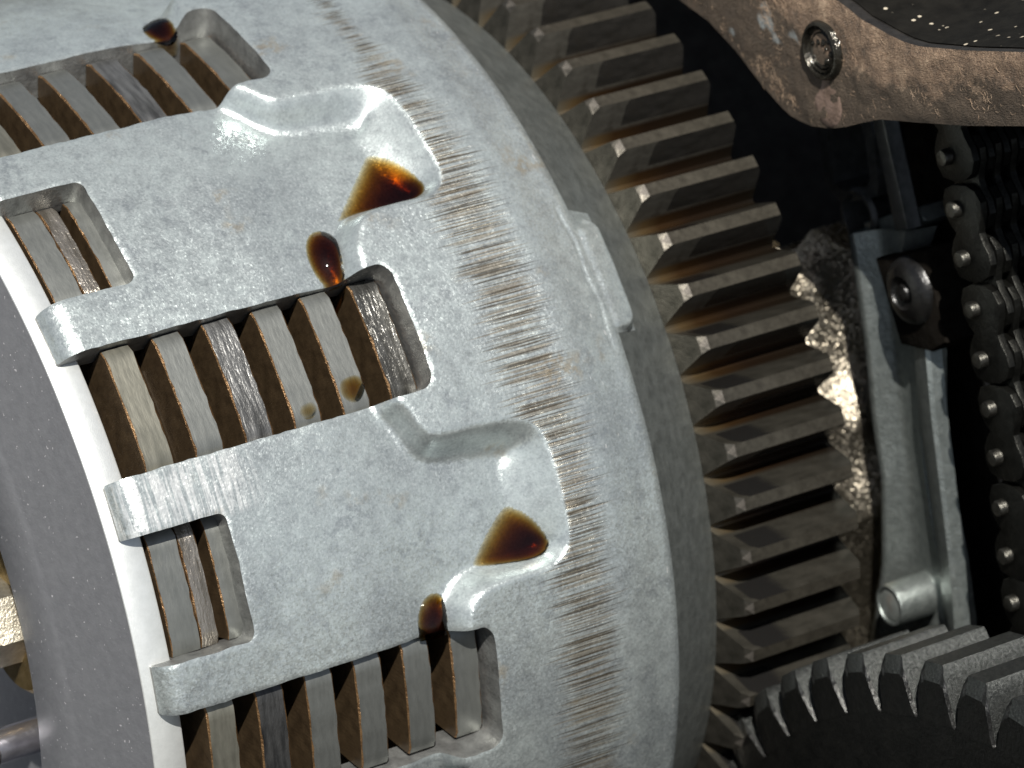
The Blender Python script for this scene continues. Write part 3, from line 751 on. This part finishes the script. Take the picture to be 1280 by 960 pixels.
# torn paper fibres standing on the gasket face
def in_poly(p, P):
    c = False
    for k in range(len(P)):
        (y1, z1), (y2, z2) = P[k - 1], P[k]
        if (y1 > p[0]) != (y2 > p[0]) and p[1] < z1 + (p[0] - y1) / (y2 - y1) * (z2 - z1): c = not c
    return c
rnd = random.Random(5); m1 = MB(); FP = FL_LOW + FL_UP; cnt = 0
while cnt < 3200:
    y, z = rnd.uniform(.16, .72), rnd.uniform(.75, 1.95)
    if not in_poly((y, z), FP): continue
    if (y - BY) ** 2 + (z - BZ) ** 2 < .056 ** 2: continue
    dn = vnoise(np.array([y * 14.]), np.array([z * 14.]))[0] + .5
    if rnd.random() > max(.05, (dn - .30) * 2.4): continue
    if not all(in_poly((y + dy, z + dz), FP) for dy, dz in ((.022, 0), (-.022, 0), (0, .022), (0, -.022))): continue
    cnt += 1
    L = rnd.uniform(.007, .028); a = rnd.uniform(0, 6.28); cv = rnd.uniform(-3.0, 3.0); lift = rnd.uniform(.001, .005); w = rnd.uniform(.0002, .00042)
    b = m1.n; px, py = y, z; NSEG = 4
    for q in range(NSEG + 1):
        t_ = q / NSEG; x = BX + .0008 - lift * math.sin(math.pi * min(1, t_ * rnd.uniform(.75, 1.0)) * .9)
        ca, sa = math.cos(a), math.sin(a); wq = w * (1 - .7 * t_)
        m1.add([(x, px - sa * wq, py + ca * wq), (x, px + sa * wq, py - ca * wq), (x - wq * 1.6, px, py)], [])
        px += ca * L / NSEG; py += sa * L / NSEG; a += cv / NSEG
    for q in range(NSEG):
        for k in range(3):
            k2 = (k + 1) % 3; m1.f.append((b + q * 3 + k, b + q * 3 + k2, b + q * 3 + 3 + k2, b + q * 3 + 3 + k)); m1.m.append(0)
M_fuzz = mat_metal('gasket_fibre', (.30, .20, .13), (.50, .37, .26), .8, 0.0, 20, .1)
fz = part('gasket_fuzz', m1, [M_fuzz], case, True, None); fz['kind'] = 'stuff'

# ================================================================ INSIDE OF THE CASE
def mat_sparkle():
    t = NT('rough_cast_case_wall'); a = t.noise(10 * K, 4, .6); g = t.noise(60 * K, 4, .7)
    col = t.ramp(a, [(.3, (.20, .175, .135)), (.7, (.38, .34, .27))])
    b = t.bump(g, .35, .0004); b = t.glitter(280 * K, .55, b)
    return t.p(Base_Color=col, Metallic=1.0, Roughness=.38, Normal=b)
nw = np.array([-.45, -.12, .88]); nw /= np.linalg.norm(nw)
e1 = np.array([.85, 0, .48]); e1 -= nw * (e1 @ nw); e1 /= np.linalg.norm(e1); e2 = np.cross(nw, e1)
P0 = np.array([3.95, -.13, .60])
mb = MB(); NU, NV = 150, 240
rs = np.random.RandomState(4)
for i in range(NU + 1):
    for j in range(NV + 1):
        u = 1.9 * (i / NU); v = -1.7 + 3.2 * (j / NV)
        p = P0 + e1 * u + e2 * v
        h = .004 * math.sin(u * 19 + v * 11) + .004 * math.sin(v * 31 - u * 9)
        for cy_, cx_, am, rd in ((-.175, 4.10, .030, .060), (.045, 4.07, .026, .060), (.085, 4.085, .016, .035), (-.055, 4.05, .012, .035), (.14, 4.03, .012, .03), (-.32, 4.10, .012, .05)):
            h += am * math.exp(-(((p[1] - cy_) ** 2 + ((p[0] - cx_) * 1.15) ** 2) / rd ** 2))
        lim = .15 + .02 * math.sin(p[0] * 31) + .25 * (4.05 - p[0]) + .012 * math.sin(p[0] * 83)
        if p[1] > lim: p = p - e2 * ((p[1] - lim) / e2[1])
        p = p + nw * (h - .02 - .5 * max(0., -.36 - p[1])); p[0] = max(p[0], 3.94); mb.add([p], [])
for i in range(NU):
    for j in range(NV):
        a = i * (NV + 1) + j
        if np.linalg.norm(np.array(mb.v[a]) - np.array(mb.v[a + 1])) < 1e-5: continue
        mb.f.append((a, a + NV + 1, a + NV + 2, a + 1)); mb.m.append(0)
solo('case_wall', mb, [mat_sparkle()], (4.1, 0, .6), 'rough glittering cast wall of the crankcase behind the gear', 'wall', kind='structure')

mb = MB()  # dark sheet added behind the cut wall, standing for the black shade there
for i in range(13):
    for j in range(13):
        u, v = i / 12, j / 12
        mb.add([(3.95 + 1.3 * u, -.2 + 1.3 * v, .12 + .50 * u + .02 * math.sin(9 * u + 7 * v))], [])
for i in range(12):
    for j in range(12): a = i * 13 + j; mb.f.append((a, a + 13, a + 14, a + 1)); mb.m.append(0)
solo('case_shade_sheet', mb, [M_dark], (4.4, .4, .3), 'dark sheet added as the black shade deep in the crankcase', 'floor', kind='structure')

# chain guide
M_guide = mat_metal('cast_guide_alloy', (.22, .245, .235), (.34, .37, .355), .36, .8, 60, .5, dist=.0002)
guide = thing('chain_guide', (4.08, -.3, .95), 'ribbed aluminium chain guide arm with a tubular boss at its foot', 'chain guide')
G = [[(0.1428, 0.8632), (0.1397, 0.8826), (0.1336, 0.9142), (0.1275, 0.9499), (0.1132, 1.026)],  # guide, bracket, mount and rail: pixel-traced points, scaled as a group about the camera
     [(0.0867, 0.8469), (0.0826, 0.8683), (0.0765, 0.903), (0.0714, 0.9316), (0.0653, 0.9826)],
     [(-0.0551, 0.8061), (-0.0592, 0.8306), (-0.0632, 0.8622), (-0.0673, 0.8836), (-0.0785, 0.9581)],
     [(-0.1826, 0.7592), (-0.1856, 0.7867), (-0.1907, 0.8183), (-0.1938, 0.8438), (-0.202, 0.902)],
     [(-0.2968, 0.7225), (-0.3019, 0.7571), (-0.305, 0.7847), (-0.308, 0.8092), (-0.3152, 0.8632)],
     [(-0.4386, 0.647), (-0.4427, 0.6857), (-0.4457, 0.7102), (-0.4508, 0.7561), (-0.459, 0.8296)],
     [(-0.5651, 0.5419), (-0.5702, 0.5909), (-0.5732, 0.6327), (-0.5804, 0.701), (-0.5885, 0.7888)],
     [(-0.714, 0.4114), (-0.7242, 0.4624), (-0.7293, 0.5134), (-0.7344, 0.595), (-0.7446, 0.6766)]]
DX = [0.055, -0.004, -0.016, -0.012, 0.018, 0.022, 0.004, 0.05]
mb = MB(); fr = [0, .5, 1, 1.4, 2, 3, 4, 4.386]
GS = []
T = np.linspace(0, len(G) - 1, 40)
for t in T:
    i = min(int(t), len(G) - 2); f = t - i
    row = [tuple(np.array(G[i][k]) * (1 - f) + np.array(G[i + 1][k]) * f) for k in range(5)]
    rr = []
    for k, dx in zip(fr, DX):
        k0 = min(int(k), 3); g = k - k0; q = np.array(row[k0]) * (1 - g) + np.array(row[k0 + 1]) * g
        rr.append((4.08 + dx, q[0], q[1]))
    GS.append(rr); mb.add(rr, [])
nn = len(fr)
for i in range(len(T) - 1):
    for k in range(nn - 1): mb.f.append((i * nn + k, i * nn + k + 1, (i + 1) * nn + k + 1, (i + 1) * nn + k)); mb.m.append(0)
part('guide_web', mb, [M_guide], guide, True, 70)
RIB = [[(-0.0592, 0.9418), (-0.0632, 1.011)], [(-0.0796, 0.9652), (-0.0877, 1.017)], [(-0.204, 0.9163), (-0.2122, 0.9734)], [(-0.3172, 0.8857), (-0.3244, 0.9407)], [(-0.46, 0.8449), (-0.4661, 0.8979)], [(-0.5896, 0.8041), (-0.5936, 0.85)], [(-0.7344, 0.748), (-0.7385, 0.7888)]]
mb = MB()
for (a, b_) in RIB:
    a, b_ = np.array(a), np.array(b_); c = a * .12 + b_ * .88
    mb.add([(4.095, *a), (4.075, *a), (4.07, *(a * .9 + b_ * .1)), (4.064, *c), (4.07, *b_), (4.095, *b_)], [])
for i in range(len(RIB) - 1):
    for k in range(5): mb.f.append((i * 6 + k, i * 6 + k + 1, (i + 1) * 6 + k + 1, (i + 1) * 6 + k)); mb.m.append(0)
mb.f.append((0, 1, 2, 3, 4, 5)); mb.m.append(0)
part('guide_rib', mb, [M_guide], guide, True, 40)
M_bore = mat_metal('rust_tinted_bore', (.26, .28, .265), (.36, .39, .37), .4, .6, 40, .3, stain=((.45, .16, .03), .5))
mb = MB(); revolve(mb, [(4.111, .040), (4.015, .0385), (4.008, .037), (4.008, .0325), (4.013, .031), (4.041, .031)], 48, cy=-0.5151, cz=0.751); part('boss', mb, [M_guide], guide, True, 40)
mb = MB(); revolve(mb, [(4.0125, .0312), (4.0130, .0300), (4.0105, .0285), (4.0098, .026), (4.0096, 0)], 48, cy=-0.5151, cz=0.751); part('boss_bore', mb, [M_bore], guide, True, 40)

# bracket with two openings above the guide
M_brk = mat_metal('dark_bracket', (.035, .036, .036), (.075, .078, .076), .4, .6, 50, .4)
brk = thing('tensioner_bracket', (4.131, .22, 1.0), 'dark bracket with a round and a square opening above the chain guide', 'bracket')
def frame(mb, outer, inner, x0, x1):
    n = len(outer); b = mb.n
    mb.add([(x0, *p) for p in outer] + [(x0, *p) for p in inner] + [(x1, *p) for p in inner] + [(x1, *p) for p in outer], [])
    for i in range(n):
        j = (i + 1) % n
        for k in range(4): 
            k2 = (k + 1) % 4
            mb.f.append((b + k * n + i, b + k2 * n + i, b + k2 * n + j, b + k * n + j)); mb.m.append(0)
def sample(poly, m):
    P = np.array(poly + [poly[0]], float); L = np.r_[0, np.cumsum(np.hypot(*np.diff(P, axis=0).T))]
    return [(np.interp(t, L, P[:, 0]), np.interp(t, L, P[:, 1])) for t in np.linspace(0, L[-1], m, endpoint=False)]
sq_in = [(0.3519, 0.852), (0.2377, 0.8143), (0.2193, 0.8347), (0.2101, 0.9112), (0.2193, 0.9254), (0.2917, 0.9458), (0.3325, 0.952)]
sq_out = [(0.3825, 0.8245), (0.2397, 0.7837), (0.1969, 0.8194), (0.1877, 0.9316), (0.2091, 0.9479), (0.2917, 0.9744), (0.3519, 0.9826)]
mb = MB(); frame(mb, sample(sq_out, 56), sample(sq_in, 56), 4.111, 4.304); part('square_opening', mb, [M_brk], brk, True, 40)
mb = MB(); revolve(mb, [(4.111, .052), (4.102, .047), (4.102, .041), (4.111, .038), (4.284, .036)], 40, cy=0.1663, cz=0.8653); part('round_opening', mb, [M_brk], brk, True, 40)
mb = MB(); prism(mb, [(0.3254, 1.03), (0.3182, 1.064), (0.1153, 1.038), (0.1193, 0.9989)], 4.08, 4.11, .004); part('side_strip', mb, [mat_metal('dull_steel_strip', (.05, .052, .05), (.09, .092, .09), .45, .6)], brk, True, 30)
mb = MB(); prism(mb, [(0.153, 0.8551), (0.1479, 1.034), (0.1204, 1.049), (0.1, 0.952), (0.0867, 0.8602)], 4.116, 4.182, .006); part('foot', mb, [M_guide], brk, True, 30)

# black block with its screw, and the black rail
M_blk = mat_metal('black_oiled_plastic', (.006, .005, .004), (.012, .0105, .009), .8, .0, 40, .4); M_blk.node_tree.nodes['Principled BSDF'].inputs['Specular IOR Level'].default_value = 0.0
blk = thing('guide_mount', (4.06, 0, 1.15), 'black square guide mount with a domed oily screw in it', 'mount')
mb = MB(); prism(mb, [(0.0847, 0.952), (0.0714, 1.11), (-0.0918, 1.085), (-0.1, 1.034), (-0.0734, 0.952)], 4.054, 4.162, .008); part('mount_block', mb, [M_blk], blk, True, 30)
mb = MB(); revolve(mb, [(4.056, .062), (4.045, .058), (4.036, .045), (4.032, .03), (4.037, .028), (4.041, .018), (4.032, .014), (4.029, 0)], 32, cy=0.01224, cz=1.034); part('screw', mb, [mat_metal('black_screw', (.004, .004, .004), (.009, .0085, .008), .3, .0, 40, .4)], blk, True, 40)
rail = thing('chain_rail', (4.182, -.2, 1.05), 'black plastic rail running down between guide and chain', 'rail')
mb = MB(); prism(mb, [(0.308, 0.9826), (0.2693, 1.12), (0.0367, 1.049), (-0.203, 0.9877), (-0.4039, 0.9418), (-0.6732, 0.8704), (-0.6732, 0.6766), (-0.2744, 0.8041), (0.053, 0.8969)], 4.172, 4.386, .006); part('rail_body', mb, [M_blk], rail, True, 30)
mb = MB()
edge = [(0.2693, 1.125), (0.0367, 1.054), (-0.203, 0.9928), (-0.4039, 0.9469), (-0.6732, 0.8755)]
for y, z in edge: mb.add([(4.167, y, z), (4.167, y, z + .006), (4.386, y, z + .006), (4.386, y, z)], [])
for i in range(len(edge) - 1):
    for k in range(4): mb.f.append((i * 4 + k, i * 4 + (k + 1) % 4, (i + 1) * 4 + (k + 1) % 4, (i + 1) * 4 + k)); mb.m.append(0)
part('rail_lip', mb, [mat_metal('brown_black_lip', (.03, .027, .02), (.06, .05, .04), .35, .3)], rail, True, 30)

# silent chain
M_link = mat_metal('oily_chain_plate', (.012, .012, .0105), (.026, .026, .023), .42, .85, 40, .35)
M_pin = mat_metal('chain_pin', (.045, .043, .038), (.095, .092, .08), .36, .9, 60, .4)
chain = thing('timing_chain', (4.0, -.13, 1.26), 'oily silent chain of stacked link plates at the right edge', 'chain')
CP = np.array([(.377, 1.352), (0.296, 1.343), (0.208, 1.329), (0.121, 1.31), (0.038, 1.293), (-0.048, 1.278), (-0.133, 1.26), (-0.216, 1.243), (-0.298, 1.22), (-0.383, 1.192), (-0.465, 1.166), (-0.546, 1.144), (-0.632, 1.115), (-.715, 1.088)])  # pin centres back-projected from image pixels onto the chain's front plane
OUT = [(-.042, 0), (-.034, -.026), (-.012, -.037), (.012, -.036), (.030, -.026), (.043, -.014), (.057, -.026), (.075, -.036), (.100, -.037), (.121, -.026), (.129, 0), (.128, .035), (.118, .056), (.098, .068), (.078, .066), (.060, .056), (.043, .051), (.027, .056), (.009, .066), (-.011, .068), (-.031, .056), (-.041, .035)]
def outline(k, sh=1.0, outer=True):
    a, b_ = CP[k], CP[k + 1]; d = b_ - a; L = np.linalg.norm(d); d /= L; w = np.array([-d[1], d[0]])
    if w[1] < 0: w = -w
    return [tuple(a + d * (t - .0435) * (L / .087) * 1.0 + d * L / 2 * 1.0 - d * 0 + w * (v * sh)) if False else tuple(a + d * t * (L / .087) + w * v * sh) for t, v in OUT]
mesh_id = 0
for layer in range(11):
    x = 4.0 + .0165 * layer
    for k in range(len(CP) - 1):
        if (k + layer) % 2 == 0: continue
        mb = MB(); prism(mb, outline(k, 1.0 if layer else 1.0), x, x + .0125, .002)
        part('link_plate', mb, [M_link], chain, True, 30)
for (y, z) in CP:
    mb = MB(); revolve(mb, [(4.19, .0145), (3.989, .0145), (3.9855, .0125), (3.985, .010), (3.985, 0)], 20, cy=y, cz=z)
    part('pin', mb, [M_pin], chain, True, 40)

# pinion
M_pin_face = mat_metal('black_pinion_face', (.006, .006, .0055), (.014, .0135, .012), .42, .6, 30, .4)
M_pin_land = mat_metal('granular_pinion_flank', (.03, .032, .031), (.10, .105, .10), .36, .8, 200, .5)
M_pin_dark = mat_metal('dark_pinion_flank', (.010, .010, .010), (.022, .022, .021), .3, .6, 40, .3)
M_pin_bev = mat_metal('highlit_pinion_edge', (.015, .015, .015), (.09, .09, .087), .3, .85, 60, .5)  # bevel lighter than the face: bright edge highlights put into the colour
PY, PZ, PR, NP = -1.5335, 1.062, .992, 55
pinion = thing('pinion_gear', (3.68, PY, PZ), 'black pinion gear with granular grey teeth at the lower right', 'gear')
mb = MB(); revolve(mb, [(3.70, .10), (3.684, .14), (3.6738, .20), (3.6738, .892), (3.680, .8935), (3.86, .8935), (3.86, .2)], 220, cy=PY, cz=PZ); part('gear_body', mb, [M_pin_face], pinion, True, 40)
PP = 2 * math.pi / NP
pprof = [(-0.5, 0.893), (-0.46, 0.896), (-0.42, 0.91), (-0.345, 0.946), (-0.275, 0.974), (-0.225, 0.988), (-0.195, 0.992), (0.195, 0.992), (0.225, 0.988), (0.275, 0.974), (0.345, 0.946), (0.42, 0.91), (0.46, 0.896), (0.5, 0.893)]
def pin_tooth():
    mb = MB(); n = len(pprof); rows = []
    def rowx(x, k): return [(x + (0.006 if (k and r > .98) else 0), r * math.sin(a * PP), r * math.cos(a * PP)) for a, r in pprof]
    A = rowx(3.6805, True); B = rowx(3.86, False)
    b = mb.add(A + B, [])
    for i in range(n - 1):
        m = 1
        mb.f.append((b + i, b + n + i, b + n + i + 1, b + i + 1)); mb.m.append(m)
    def ins(r): return r - (.030 if r > .98 else .018 if r > .96 else .002 if r > .9 else 0)
    F = [(3.6735 + (.004 if r > .96 else 0), ins(r) * math.sin(a * .97 * PP), ins(r) * math.cos(a * .97 * PP)) for a, r in pprof]
    b = mb.add(A + F, [])
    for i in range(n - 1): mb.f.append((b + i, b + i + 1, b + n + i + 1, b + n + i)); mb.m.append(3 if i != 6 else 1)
    b = mb.add(F, []); mb.f.append(tuple(range(b, b + n))); mb.m.append(0)
    b = mb.add(B, []); mb.f.append(tuple(range(b, b + n))[::-1]); mb.m.append(0)
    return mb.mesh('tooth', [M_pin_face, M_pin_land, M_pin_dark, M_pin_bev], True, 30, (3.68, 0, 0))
ptm = pin_tooth()
for k in range(NP):
    o = bpy.data.objects.new('tooth', ptm); link(o, pinion)
    o.rotation_euler = (-(k + .35) * PP, 0, 0)

# ---------------------------------------------------------------- tidy
for o in bpy.data.objects:
    if '_l' in o: del o['_l']
